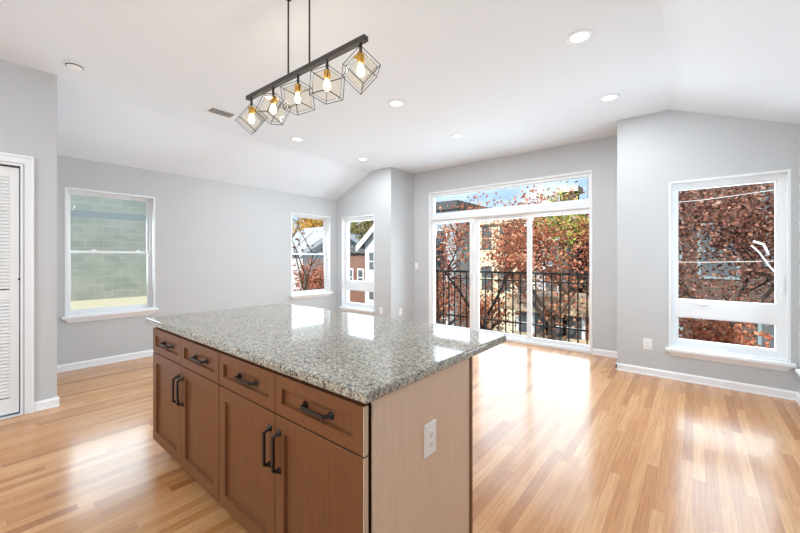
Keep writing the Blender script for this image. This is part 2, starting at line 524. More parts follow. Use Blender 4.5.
fs += [(0, 4, 12, 8), (3, 11, 15, 7)]
mb.add(vs, fs)
tag(mb.build('ceiling', M['ceiling']), 'white ceiling, flat in the middle and sloping to both side walls', 'ceiling', kind='structure')

slopeL = ((-4.66, 0, ZC + 0.02), (-0.43, 0, 1.03))
slopeR = ((cr0, YB, ZC + 0.02), (0.405, 0.0, 1.0))
flat = ((0, 0, ZC + 0.02), (0, 0, 1))

W1 = (0.711, 1.622, 0.645, 2.165)
W2 = (3.755, 4.665, 0.645, 2.165)
W3 = (-5.51, -4.60, 0.345, 2.15)
W4 = (-0.21, 0.705, 0.345, 2.165)
W5 = (3.74, 4.66, 0.345, 2.165)
PD = (-3.83, -1.078, 0.0, 2.55)
CD = (-0.62, 0.292, 0.0, 2.125)
FILL_W = (-2.7, -0.7, 0.88, 2.22)  # opening for the added window behind the camera

wall('wall_left', mapL, YK, YA, [W1, W2], 'grey left wall with two double hung windows', clip=[slopeL])
wall('wall_alcove', mapA, XL, XA, [W3], 'grey gabled wall section left of the patio door', clip=[slopeL, flat])
o = MB().box((XA - TH, YA + TH, 0), (XA, YP + TH, ZC + 0.01)).build('wall_return', M['wall'])
tag(o, 'narrow grey return wall beside the patio door recess', 'wall', kind='structure')
wall('wall_patio', mapP, XA, XN, [PD], 'grey wall around the patio door', clip=[flat])
o = MB().box((XN, YB + TH, 0), (XN + TH, YP + TH, ZC + 0.01)).build('wall_jog', M['wall'])
tag(o, 'grey return wall hidden at the right of the patio recess', 'wall', kind='structure')
wall('wall_gable', mapB, XN, XR, [W4], 'grey gabled wall section right of the patio door', clip=[slopeR, flat])
wall('wall_right', mapR, YK, YB + TH, [W5], 'grey wall at the right edge', clip=[slopeR])
wall('wall_closet', mapC, YK, 0.50, [CD], 'grey closet wall at the left edge', clip=[flat])
o = MB().box((XL, 0.50 - TH, 0), (XC - TH, 0.50, ZC + 0.01)).build('wall_closet_end', M['wall'])
tag(o, 'grey end wall of the closet', 'wall', kind='structure')
wall('wall_rear', Map('Y', YK, -1), XL, XR, [FILL_W], 'grey wall behind the camera', clip=[slopeL, flat, slopeR])
o = MB().box((XC - 0.75, YK, 0), (XC - 0.70, 0.50 - TH, 2.4)).build('wall_closet_inside', M['wall'])
tag(o, 'inside wall of the closet', 'wall', kind='structure')
o = MB().box((0.402, 2.40, 0), (XR, 2.55, 0.66)).build('wall_knee', M['trim'], bevel=0.004)
tag(o, 'low white knee wall at the right edge', 'wall', kind='structure')

# baseboards
def base(name, pts, label, h=0.083, t=0.014):
    """pts: polyline along the room side of the wall, room on the left of travel"""
    mb = MB()
    for (a, b, n) in pts:
        a, b, n = Vector((*a, 0)), Vector((*b, 0)), Vector((*n, 0))
        prof = [(0, 0), (t + 0.004, 0), (t + 0.004, 0.012), (t, 0.018), (t, h - 0.014), (t * 0.45, h), (0, h)]
        mb.prism(prof, lambda p: tuple(a + n * p[0] + Vector((0, 0, p[1]))), lambda p: tuple(b + n * p[0] + Vector((0, 0, p[1]))))
    return tag(mb.build(name, M['trim']), label, 'baseboard', kind='structure')
base('baseboard_left', [((XL, 0.50), (XL, YA), (1, 0))], 'white baseboard along the left wall')
base('baseboard_alcove', [((XL, YA), (XA, YA), (0, -1))], 'white baseboard under the narrow alcove window')
base('baseboard_return', [((XA, YA - 0.014), (XA, YP), (1, 0))], 'white baseboard on the narrow return wall')
base('baseboard_patio', [((PD[1] + 0.004, YP), (XN, YP), (0, -1)), ((XA, YP), (PD[0] - 0.004, YP), (0, -1))], 'white baseboard beside the patio door')
base('baseboard_gable', [((XN - 0.014, YB), (XR, YB), (0, -1)), ((XN, YB - 0.014), (XN, YP), (-1, 0))], 'white baseboard below the large right window')
base('baseboard_right', [((XR, 2.55), (XR, YB), (-1, 0))], 'white baseboard along the right wall')
base('baseboard_closet', [((XC, 0.356), (XC, 0.514), (1, 0)), ((XC, 0.50), (XL, 0.50), (0, 1))], 'white baseboard beside the closet door')

# ------------------------------------------------------------------ windows
def sill(mp, wd, root, drop=0.03):
    u0, u1, z0, z1 = wd
    mb = MB()
    mp.box(mb, u0 - 0.028, u1 + 0.028, z0 - drop, z0, -0.055, 0.0)
    mp.box(mb, u0, u1, z0 - drop, z0 + 0.001, 0.0, 0.10)
    mb.build('window_sill', M['trim'], root, bevel=0.004)
    mb = MB()
    za, zb = z0 - drop - 0.055, z0 - drop
    q = [(u0 + 0.03, za, -0.002), (u1 - 0.03, za, -0.002), (u1 + 0.012, zb, -0.002), (u0 - 0.012, zb, -0.002)]
    q2 = [(u0 + 0.03, za, -0.012), (u1 - 0.03, za, -0.012), (u1 + 0.012, zb, -0.034), (u0 - 0.012, zb, -0.034)]
    mb.add([mp.p(*p) for p in q] + [mp.p(*p) for p in q2], [(0,3,2,1), (4,5,6,7), (0,1,5,4), (1,2,6,5), (2,3,7,6), (3,0,4,7)])
    mb.build('apron', M['trim'], root)

def origin(mp, wd): return mp.p((wd[0] + wd[1]) / 2, wd[2], 0)

def double_hung(name, mp, wd, label):
    u0, u1, z0, z1 = wd
    root = thing(name, origin(mp, wd), label, 'window', kind='structure')
    mb = MB(); mp.ring(mb, u0, u1, z0, z1, -0.006, TH + 0.01, 0.02, b=0.012)
    mp.ring(mb, u0 + 0.02, u1 - 0.02, z0 + 0.012, z1 - 0.02, 0.075, TH - 0.01, 0.018, b=0.02)
    mb.build('window_frame', M['vinyl'], root)
    a0, a1 = u0 + 0.036, u1 - 0.036
    zm = (z0 + z1) / 2
    for nm, w0, b0, b1 in (('upper_sash', 0.115, zm - 0.012, z1 - 0.036), ('lower_sash', 0.085, z0 + 0.03, zm + 0.014)):
        mb = MB(); mp.ring(mb, a0, a1, b0, b1, w0, w0 + 0.028, 0.030, b=0.028, t=0.026)
        s = mb.build(nm, M['vinyl'], root, bevel=0.002, seg=1)
        mb = MB(); mp.box(mb, a0 + 0.026, a1 - 0.026, b0 + 0.024, b1 - 0.022, w0 + 0.012, w0 + 0.016)
        mb.build('glass_pane', M['glass'], s)
        if nm == 'lower_sash':
            for du in (0.22 / 0.838 * (a1 - a0), 0.68 / 0.838 * (a1 - a0)):
                mb = MB(); mp.box(mb, a0 + du, a0 + du + 0.055, b1, b1 + 0.012, w0 + 0.002, w0 + 0.026)
                mp.box(mb, a0 + du + 0.015, a0 + du + 0.04, b1 + 0.012, b1 + 0.02, w0 + 0.002, w0 + 0.022)
                mb.build('sash_lock', M['vinyl'], s, bevel=0.003, seg=1)
    sill(mp, wd, root)
    return root

def picture_awning(name, mp, wd, label):
    u0, u1, z0, z1 = wd
    root = thing(name, origin(mp, wd), label, 'window', kind='structure')
    mb = MB(); mp.ring(mb, u0, u1, z0, z1, -0.006, TH + 0.01, 0.018)
    g0, g1 = u0 + 0.078, u1 - 0.090
    zt, zr1, zr0, zb = z1 - 0.088, z0 + 0.535, z0 + 0.335, z0 + 0.092
    # one-piece frame with two glazed openings
    mp.ring(mb, u0 + 0.018, u1 - 0.018, z0 + 0.018, z1 - 0.018, 0.062, TH - 0.005, g0 - u0 - 0.03, u1 - 0.03 - g1, zb - z0 - 0.03, z1 - zt - 0.03)
    mp.box(mb, g0 - 0.012, g1 + 0.012, zr0 + 0.012, zr1 - 0.012, 0.062, TH - 0.005)
    fr = mb.build('window_frame', M['vinyl'], root)
    for nm, b0, b1 in (('upper_sash', zr1, zt), ('lower_sash', zb, zr0)):
        mb = MB(); mp.ring(mb, g0 - 0.012, g1 + 0.012, b0 - 0.012, b1 + 0.012, 0.078, 0.12, 0.013)
        s = mb.build(nm, M['vinyl'], root)
        mb = MB(); mp.box(mb, g0 - 0.004, g1 + 0.004, b0 - 0.004, b1 + 0.004, 0.097, 0.102)
        mb.build('glass_pane', M['glass'], s)
    mb = MB()
    uc = g0 + (g1 - g0) * 0.26
    mp.box(mb, uc - 0.05, uc + 0.05, zr1 - 0.055, zr1 - 0.035, 0.045, 0.063)
    mp.box(mb, uc - 0.015, uc + 0.045, zr1 - 0.049, zr1 - 0.041, 0.036, 0.046)
    mb.build('crank_handle', M['vinyl'], root, bevel=0.004, seg=1)
    mb = MB(); mp.box(mb, g1 + 0.032, g1 + 0.052, z0 + 0.66, z0 + 0.80, 0.045, 0.063)
    mb.build('side_latch', M['vinyl'], root, bevel=0.004, seg=1)
    sill(mp, wd, root)
    return root

double_hung('window_1', mapL, W1, 'white double hung window facing a concrete block wall')
double_hung('window_2', mapL, W2, 'white double hung window on the left wall near the corner')
picture_awning('window_3', mapA, W3, 'narrow looking white window left of the patio door, showing a gabled house')
picture_awning('window_4', mapB, W4, 'large white window right of the patio door, filled with rust leaves')
picture_awning('window_5', mapR, W5, 'white window on the right wall, only its sill in view')

double_hung('added_fill_window', Map('Y', YK, -1), FILL_W, 'wide unseen window added behind the camera to even out the light')  # unseen window, added so the room is lit evenly

# patio door with transom
root = thing('door_1', ((PD[0] + PD[1]) / 2, YP, 0), 'white three-panel sliding patio door with a transom window', 'door', kind='structure')
mp = mapP
mb = MB(); mp.ring(mb, PD[0], PD[1], 0.0, PD[3], -0.008, TH + 0.01, 0.03, b=0.035)
mp.ring(mb, PD[0] + 0.03, PD[1] - 0.03, 0.035, PD[3] - 0.03, 0.03, TH, 0.016, b=0.02, t=0.04)
mp.box(mb, PD[0] + 0.03, PD[1] - 0.03, 2.030, 2.120, 0.012, TH)
mb.build('door_frame', M['vinyl'], root, bevel=0.002, seg=1)
mb = MB(); mp.ring(mb, PD[0] + 0.036, PD[1] - 0.036, 2.115, 2.515, 0.055, 0.11, 0.028, b=0.05, t=0.035)
s = mb.build('transom_sash', M['vinyl'], root, bevel=0.002, seg=1)
mb = MB(); mp.box(mb, PD[0] + 0.055, PD[1] - 0.055, 2.150, 2.490, 0.078, 0.084); mb.build('glass_pane', M['glass'], s)
for k, (a, b, w0, l, r) in enumerate(((-3.795, -2.925, 0.045, 0.035, 0.075), (-2.93, -1.965, 0.085, 0.082, 0.045), (-2.005, -1.11, 0.045, 0.07, 0.016))):
    mb = MB(); mp.ring(mb, a, b, 0.04, 2.03, w0, w0 + 0.036, l, r, 0.062, 0.066)
    s = mb.build('door_panel', M['vinyl'], root, bevel=0.002, seg=1)
    mb = MB(); mp.box(mb, a + l - 0.005, b - r + 0.005, 0.095, 1.97, w0 + 0.015, w0 + 0.021); mb.build('glass_pane', M['glass'], s)
    if k == 0:
        mb = MB()
        u = b - 0.04
        mp.box(mb, u - 0.014, u + 0.014, 0.93, 1.13, w0 - 0.006, w0 + 0.002)
        mb.tube([mp.p(u, 0.95, w0), mp.p(u, 0.965, w0 - 0.035), mp.p(u, 1.095, w0 - 0.035), mp.p(u, 1.11, w0)], 0.008, 8)
        mb.build('door_handle', M['vinyl'], s)
mb = MB(); mp.box(mb, PD[0] + 0.03, PD[1] - 0.03, 0.035, 0.043, -0.004, 0.14); mb.build('threshold', M['trim'], root)

# louvred bifold closet door and its casing
mb = MB()
mc = mapC
for q in ((CD[0] - 0.062, CD[0] - 0.006, 0, CD[3] + 0.075), (CD[1] + 0.006, CD[1] + 0.062, 0, CD[3] + 0.075), (CD[0] - 0.008, CD[1] + 0.008, CD[3] + 0.006, CD[3] + 0.075)):
    mc.box(mb, *q, -0.016, 0)
for q in ((CD[0] - 0.062, CD[0] - 0.044, 0, CD[3] + 0.075), (CD[1] + 0.044, CD[1] + 0.062, 0, CD[3] + 0.075), (CD[0] - 0.044, CD[1] + 0.044, CD[3] + 0.055, CD[3] + 0.075)):
    mc.box(mb, *q, -0.026, -0.012)
mc.ring(mb, CD[0], CD[1], 0, CD[3], -0.01, TH, 0.016, b=0.001)
tag(mb.build('trim_1', M['trim'], bevel=0.003, seg=1), 'white moulded casing around the closet door', 'trim', kind='structure')
root = thing('door_2', (XC - 0.07, (CD[0] + CD[1]) / 2, 0), 'white louvred bifold closet door at the left edge', 'door', kind='structure')
half = (CD[1] - CD[0] - 0.04) / 2
for k in range(2):
    a = CD[0] + 0.02 + k * half + 0.002; b = a + half - 0.004
    mb = MB()
    mc.ring(mb, a, b, 0.02, CD[3] - 0.03, 0.030, 0.060, 0.055, b=0.13, t=0.085)
    mc.box(mb, a + 0.055, b - 0.055, 0.98, 1.06, 0.030, 0.060)
    lf = mb.build('door_leaf', M['door'], root, bevel=0.002, seg=1)
    mb = MB()
    z = 0.165
    while z < CD[3] - 0.13:
        if not 0.965 < z < 1.05:
            q = [(0.035, z - 0.002), (0.039, z - 0.007), (0.057, z + 0.022), (0.053, z + 0.027)]
            mb.prism(q, lambda p: mc.p(a + 0.054, p[1], p[0]), lambda p: mc.p(b - 0.054, p[1], p[0]))
        z += 0.0285
    mb.build('louvres', M['door'], lf)
mb = MB(); mb.tube([mc.p(0.270, 1.15, 0.034), mc.p(0.270, 1.15, 0.022)], 0.008, 10); mb.build('hinge', M['slot'], root)
mb = MB(); mc.box(mb, CD[0] + 0.02, CD[1] - 0.02, CD[3] - 0.028, CD[3] - 0.016, 0.03, 0.07); mb.build('door_track', M['slot'], root)

# ------------------------------------------------------------------ kitchen island
YF = 0.785            # door fronts
def shaker(mb, x0, x1, z0, z1, y, fr=0.058):
    """five-piece front facing -Y: four rails, bevelled inner edge, recessed panel"""
    th = 0.02
    a = [(x0, z0), (x1, z0), (x1, z1), (x0, z1)]
    b = [(x0 + fr, z0 + fr), (x1 - fr, z0 + fr), (x1 - fr, z1 - fr), (x0 + fr, z1 - fr)]
    c = [(x0 + fr + 0.003, z0 + fr + 0.003), (x1 - fr - 0.003, z0 + fr + 0.003), (x1 - fr - 0.003, z1 - fr - 0.003), (x0 + fr + 0.003, z1 - fr - 0.003)]
    e = 0.0015
    a0 = [(x0 + e, z0 + e), (x1 - e, z0 + e), (x1 - e, z1 - e), (x0 + e, z1 - e)]
    vs = [(x, y, z) for x, z in a0] + [(x, y, z) for x, z in b] + [(x, y + 0.014, z) for x, z in c] + [(x, y + e, z) for x, z in a] + [(x, y + th, z) for x, z in a]
    fs = []
    for i in range(4):
        j = (i + 1) % 4
        fs += [(i, j, 4 + j, 4 + i), (4 + i, 4 + j, 8 + j, 8 + i), (12 + i, 12 + j, j, i), (16 + i, 16 + j, 12 + j, 12 + i)]
    fs += [(8, 9, 10, 11), (19, 18, 17, 16)]
    mb.add(vs, fs)

def pull(c, length, vertical):
    """black bar pull with flared feet; c = centre on the front face"""
    mb = MB()
    L = length / 2
    def P(t, d, s):                   # t along the pull, d off the face, s across
        return (c[0] + (s if vertical else t), c[1] - d, c[2] + (t if vertical else s))
    r = 0.0068
    for sgn in (-1, 1):
        t0 = sgn * (L - 0.008)
        q0 = [P(t0 - 0.0125, 0, -0.0125), P(t0 + 0.0125, 0, -0.0125), P(t0 + 0.0125, 0, 0.0125), P(t0 - 0.0125, 0, 0.0125)]
        tm = sgn * (L - 0.012)
        q1 = [P(tm - 0.006, 0.014, -0.006), P(tm + 0.006, 0.014, -0.006), P(tm + 0.006, 0.014, 0.006), P(tm - 0.006, 0.014, 0.006)]
        te = sgn * (L - 0.022)
        q2 = [P(te - 0.007, 0.034, -0.0055), P(te + 0.007, 0.030, -0.0055), P(te + 0.007, 0.030, 0.0055), P(te - 0.007, 0.034, 0.0055)]
        mb.add(q0 + q1 + q2, [(0,3,2,1), (0,1,5,4), (1,2,6,5), (2,3,7,6), (3,0,4,7), (4,5,9,8), (5,6,10,9), (6,7,11,10), (7,4,8,11), (8,9,10,11)])
    a, b = P(-(L - 0.016), 0.0245, -r), P(L - 0.016, 0.0345, r)
    mb.box(a, b)
    return mb

def island_cabinet(x0, x1, label, inset=0.0):
    root = thing('island_cabinet', ((x0 + x1) / 2, YF + 0.3, 0), label, 'cabinet', 'kitchen island cabinets')
    mb = MB()
    mb.box((x0, YF + 0.022, 0.115), (x1 - inset, YF + 0.63, 0.878))
    mb.build('body', M['cab'], root)
    MB().box((x0 + 0.02, YF + 0.095, 0.0), (x1, YF + 0.60, 0.116)).build('toe_kick', M['kick'], root)
    xm = (x0 + x1) / 2
    g = 0.0018
    for k, (a, b) in enumerate(((x0 + g, xm - g), (xm + g, x1 - g))):
        mb = MB(); shaker(mb, a, b, 0.706, 0.862, YF, 0.046)
        d = mb.build('drawer', M['cab'], root)
        pull(((a + b) / 2 + 0.01, YF + 0.014, 0.784), 0.165, False).build('drawer_pull', M['black'], d, bevel=0.0015, seg=1)
        mb = MB(); shaker(mb, a, b, 0.118, 0.700, YF, 0.062)
        d = mb.build('door', M['cab'], root)
        u = (b - 0.032) if k == 0 else (a + 0.032)
        pull((u, YF, 0.560), 0.168, True).build('door_handle', M['black'], d, bevel=0.0015, seg=1)
    return root
island_cabinet(-2.80, -1.812, 'brown shaker island cabinet at the far left end, two drawers over two doors')
cabR = island_cabinet(-1.808, -0.797, 'brown shaker island cabinet nearest the outlet, two drawers over two doors', 0.035)
mb = MB(); mb.box((-0.797, YF + 0.036, 0.0), (-0.783, YF + 0.66, 0.878))
mb.box((-1.808, YF + 0.645, 0.0), (-0.797, YF + 0.66, 0.878))
sp_ = mb.build('side_panel', M['side'], cabR); sp_['label'] = 'brown flat end panel with light painted into its colour'
o = MB().box((-0.801, YF + 0.657, 0), (-0.779, YF + 0.680, 0.878)).build('corner_trim', M['cab'], cabR)
for z0, z1 in ((0.118, 0.700), (0.706, 0.862)):
    o = MB().box((-0.7985, YF + 0.001, z0), (-0.7955, YF + 0.021, z1)).build('lit_side_strip', M['edge'], cabR); o['label'] = 'side of the front with light painted in'  # strip that carries the painted light on the fronts' side

mb = MB()
mb.box((-2.918, 0.772, 0.879), (-0.772, 1.835, 0.917))
ct = mb.build('countertop', M['granite'], bevel=0.009, seg=3)
tag(ct, 'speckled grey granite countertop on the kitchen island', 'countertop')

# ------------------------------------------------------------------ outlets and switch
def plate(name, mp, u, z, label, cat, w=0.078, h=0.125, parts='outlet', group=None):
    root = thing(name, mp.p(u, z, 0), label, cat, group)
    mb = MB(); mp.box(mb, u - w/2, u + w/2, z - h/2, z + h/2, -0.006, 0)
    mb.build('cover_plate', M['plastic'], root, bevel=0.003)
    if parts == 'outlet':
        mb = MB(); mp.box(mb, u - 0.017, u + 0.017, z - 0.034, z + 0.034, -0.0085, -0.005)
        rc = mb.build('receptacle', M['plastic'], root, bevel=0.001, seg=1)
        for dz in (-0.018, 0.018):
            mb = MB()
            for du in (-0.006, 0.006):
                mp.box(mb, u + du - 0.001, u + du + 0.001, z + dz - 0.004, z + dz + 0.005, -0.0089, -0.008)
            mp.box(mb, u - 0.002, u + 0.002, z + dz - 0.011, z + dz - 0.008, -0.0089, -0.008)
            mb.build('socket_slots', M['slot'], rc)
    else:
        mb = MB(); mp.box(mb, u - 0.016, u + 0.016, z - 0.033, z + 0.033, -0.010, -0.005)
        mb.build('rocker', M['plastic'], root, bevel=0.002, seg=1)
    return root
plate('wall_outlet', Map('X', -0.783, -1), 1.127, 0.637, 'white outlet on the end panel of the island', 'outlet')
plate('wall_outlet', mapB, -0.402, 0.352, 'white outlet on the wall beside the large right window', 'outlet', 0.085)
plate('wall_outlet', mapA, -4.43, 0.36, 'white outlet on the wall just right of the narrow gable-view window', 'outlet')
plate('wall_outlet', Map('X', XA, -1), 5.09, 0.33, 'white outlet on the narrow return wall left of the patio door', 'outlet')
plate('light_switch', mapP, -4.12, 1.18, 'white wall switch left of the patio door', 'switch', parts='switch')

# ------------------------------------------------------------------ ceiling fixtures
def downlight(x, y, label, group='recessed ceiling lights', lamp=DOWNLIGHT_W):
    root = thing('recessed_light', (x, y, ZC), label, 'ceiling light', group)
    MB().lathe((x, y, ZC), [(0.062, -0.002), (0.062, -0.007), (0.088, -0.005), (0.092, 0.0), (0.060, 0.0)], 32).build('trim_ring', M['trim'], root)
    MB().lathe((x, y, ZC), [(0.0005, -0.004), (0.064, -0.004), (0.064, -0.001), (0.0005, -0.001)], 32).build('lens', M['lens'], root)
    d = bpy.data.lights.new('downlight', 'AREA'); d.shape = 'DISK'; d.size = 0.12; d.energy = lamp; d.color = (0.88, 0.95, 1.0)
    o = bpy.data.objects.new('downlight', d); COL.objects.link(o); o.location = (x, y, ZC - 0.012)
    return root
downlight(-0.65, 2.87, 'large recessed light nearest the right ceiling slope, closest to the camera')
downlight(-0.66, 4.15, 'recessed light above the right end of the patio door')
downlight(-2.42, 2.87, 'recessed light just right of and below the rightmost pendant cage')
downlight(-2.43, 4.16, 'recessed light above the left half of the patio door')
downlight(-4.20, 2.87, 'recessed light below the middle of the pendant, over the far left of the room')
downlight(-4.21, 4.14, 'recessed light above the narrow gable-view window')
# unseen downlights added behind the camera so the room is lit evenly
for x, y in ((-3.2, -0.9), (-1.6, -0.9), (-0.2, -0.9), (-3.2, -2.3), (-1.6, -2.3), (-0.2, -2.3)):
    downlight(x, y, 'unseen recessed light added behind the camera as fill', 'added fill lights', 8.0)

root = thing('smoke_detector', (-4.03, 0.565, ZC), 'round white smoke detector above the closet wall corner', 'smoke detector')
MB().lathe((-4.03, 0.565, ZC), [(0.0005, -0.036), (0.03, -0.036), (0.05, -0.03), (0.058, -0.018), (0.062, -0.01), (0.062, 0.0), (0.0005, 0.0)], 32).build('body', M['plastic'], root)
MB().lathe((-4.03, 0.565, ZC), [(0.0565, -0.024), (0.0572, -0.024), (0.0592, -0.017), (0.0585, -0.017)], 32).build('vent_slit', M['slot'], root)

root = thing('ceiling_vent', (-4.09, 1.80, ZC), 'white slotted air vent in the ceiling left of the pendant', 'vent')
vx, vy = -4.09, 1.80
mb = MB()
for a, b in (((vx - 0.11, vy - 0.155), (vx - 0.075, vy + 0.155)), ((vx + 0.075, vy - 0.155), (vx + 0.11, vy + 0.155)), ((vx - 0.075, vy - 0.155), (vx + 0.075, vy - 0.125)), ((vx - 0.075, vy + 0.125), (vx + 0.075, vy + 0.155))):
    mb.box((*a, ZC - 0.008), (*b, ZC))
mb.build('vent_frame', M['plastic'], root, bevel=0.002, seg=1)
MB().box((vx - 0.076, vy - 0.126, ZC - 0.0015), (vx + 0.076, vy + 0.126, ZC)).build('duct', M['duct'], root)
for k in range(7):
    x = vx - 0.063 + k * 0.021
    mb = MB(); mb.prism([(-0.009, -0.002), (-0.007, -0.001), (0.011, -0.009), (0.009, -0.010)], lambda p: (x + p[0], vy - 0.125, ZC + p[1]), lambda p: (x + p[0], vy + 0.125, ZC + p[1]))
    mb.build('slat', M['plastic'], root)

# ------------------------------------------------------------------ linear pendant
PX, PY, PZ = -1.885, 1.29, 2.472
pend = thing('linear_pendant', (PX, PY, PZ), 'dark linear pendant light with five wire cube shades over the island', 'pendant light', rz=math.radians(2.0))
MB().box((-2.462, PY - 0.017, PZ - 0.014), (-1.308, PY + 0.017, PZ + 0.014)).build('bar', M['bar'], pend, bevel=0.002, seg=1)
for x in (-1.98, -1.77):
    MB().tube([(x, PY, PZ + 0.01), (x, PY, ZC - 0.002)], 0.0055, 10).build('rod', M['bar'], pend)
MB().box((-1.988, PY - 0.016, ZC - 0.006), (-1.762, PY + 0.012, ZC)).build('canopy', M['bar'], pend, bevel=0.003)
def wire_cube(mb, c, half, mat, r):
    cs = [c + mat @ Vector((sx * half, sy * half, sz * half)) for sx in (-1, 1) for sy in (-1, 1) for sz in (-1, 1)]
    for i in range(8):
        for j in range(i + 1, 8):
            if bin(i ^ j).count('1') == 1:
                mb.tube([cs[i], cs[j]], r, 6)
cubes = ((-1.348, 40, 4), (-1.612, 4, 44), (-1.880, -8, 50), (-2.146, 24, 36), (-2.413, 36, 12))
for x, roll, yaw in cubes:
    c = Vector((x, PY, PZ - 0.158))
    away = Vector((x, PY, 0)).normalized()
    mat = Matrix.Rotation(math.radians(roll), 3, away) @ Matrix.Rotation(math.atan2(away.y, away.x) + math.radians(yaw), 3, 'Z')
    mb = MB()
    wire_cube(mb, c, 0.067, mat, 0.0019)
    wire_cube(mb, c, 0.056, mat, 0.0010)
    cage = mb.build('cage_shade', M['cage'], pend)
    mb = MB()
    cs = [c + mat @ Vector((sx * 0.0545, sy * 0.0545, sz * 0.0545)) for sx in (-1, 1) for sy in (-1, 1) for sz in (-1, 1)]
    mb.add(cs, [(0,1,3,2), (4,6,7,5), (0,4,5,1), (2,3,7,6), (0,2,6,4), (1,5,7,3)])
    mb.build('glass_shade', M['shade_glass'], cage)
    MB().tube([(x, PY, PZ - 0.012), (x, PY, PZ - 0.075)], 0.008, 10).build('stem', M['bar'], pend)
    MB().lathe((x, PY, PZ), [(0.010, -0.068), (0.019, -0.074), (0.019, -0.118), (0.016, -0.124), (0.0005, -0.124)], 20).build('socket', M['brass'], pend)
    MB().lathe((x, PY, PZ), [(0.012, -0.122), (0.013, -0.132), (0.019, -0.148), (0.022, -0.163), (0.019, -0.178), (0.010, -0.187), (0.0005, -0.189)], 20).build('bulb', M['bulb'], pend)
    d = bpy.data.lights.new('pendant_glow', 'POINT'); d.energy = BULB_W; d.color = (1, 0.85, 0.64); d.shadow_soft_size = 0.03
    o = bpy.data.objects.new('pendant_glow', d); COL.objects.link(o); o.location = (x, PY, PZ - 0.168)

# ------------------------------------------------------------------ balcony
YR = 5.74
o = MB().box((-4.1, YP + TH + 0.012, -0.16), (-0.85, YR + 0.06, -0.06)).build('balcony_slab', M['stone'])
tag(o, 'narrow balcony ledge outside the patio door', 'balcony', kind='structure')
root = thing('balcony_railing', (-2.45, YR, -0.06), 'black iron balcony railing outside the patio door', 'railing')
for nm, z, hh in (('top_rail', 1.085, 0.018), ('lower_rail', 0.955, 0.008), ('bottom_rail', 0.265, 0.010)):
    MB().box((-4.05, YR - 0.016, z - hh), (-0.90, YR + 0.016, z + hh)).build(nm, M['rail'], root)
x = -4.04
while x < -0.88:
    MB().box((x - 0.0085, YR - 0.0085, -0.06), (x + 0.0085, YR + 0.0085, 1.07)).build('baluster', M['rail'], root)
    x += 0.1236

# ------------------------------------------------------------------ outside: ground and houses
GZ = -4.5
o = MB().box((-90, YP + TH + 0.4, GZ - 0.2), (60, 120, GZ)).build('ground', M['ground'])
tag(o, 'street and yards below the windows', 'ground', kind='structure')
o = MB().box((-90, -40, GZ - 0.2), (XL - TH - 0.4, YP + TH + 0.4, GZ)).build('ground_side', M['ground'])
tag(o, 'yard below the left windows', 'ground', kind='structure')

o = MB().box((-11.4, -5.0, GZ), (-11.0, 5.6, 6.2)).build('block_wall', M['cmu'])
tag(o, 'grey concrete block wall of the building next door, seen through the left window', 'wall')
root = thing('neighbour_roof', (-9.2, 1.0, GZ), 'flat cream roof ledge below the concrete block wall', 'roof')
MB().box((-10.99, -5.0, GZ), (-8.6, 5.5, 0.20)).build('building', M['tan'], root)
MB().box((-10.99, -5.0, 0.20), (-8.6, 5.5, 0.34)).build('roof_deck', M['deck'], root)
MB().box((-8.75, -5.0, 0.34), (-8.55, 5.5, 0.40)).build('parapet', M['deck'], root)

def house_window(root, x, z, w, h, y, face=-1, axis='Y', trim='house_trim'):
    m_ = Map(axis, y, -face)
    mb = MB(); m_.ring(mb, x - w/2 - 0.1, x + w/2 + 0.1, z - 0.1, z + h + 0.12, -0.06, 0.05, 0.1)
    m_.box(mb, x - w/2, x + w/2, z + h/2 - 0.03, z + h/2 + 0.03, -0.05, 0.0)
    f = mb.build('window', M[trim], root)
    mb = MB(); m_.box(mb, x - w/2, x + w/2, z, z + h, -0.03, 0.0)
    mb.build('pane', M['pane'], f)

def flat_house(name, x0, x1, y0, y1, top, wallm, label, wins, cornice='roof', trim='house_trim'):
    root = thing(name, ((x0 + x1)/2, (y0 + y1)/2, GZ), label, 'building')
    MB().box((x0, y0, GZ), (x1, y1, top)).build('wall', wallm, root)
    MB().box((x0 - 0.25, y0 - 0.3, top - 0.5), (x1 + 0.25, y1 + 0.1, top + 0.1)).build('roof', M[cornice], root)
    for (x, z, w, h) in wins: house_window(root, x, z, w, h, y0, trim=trim)
    return root

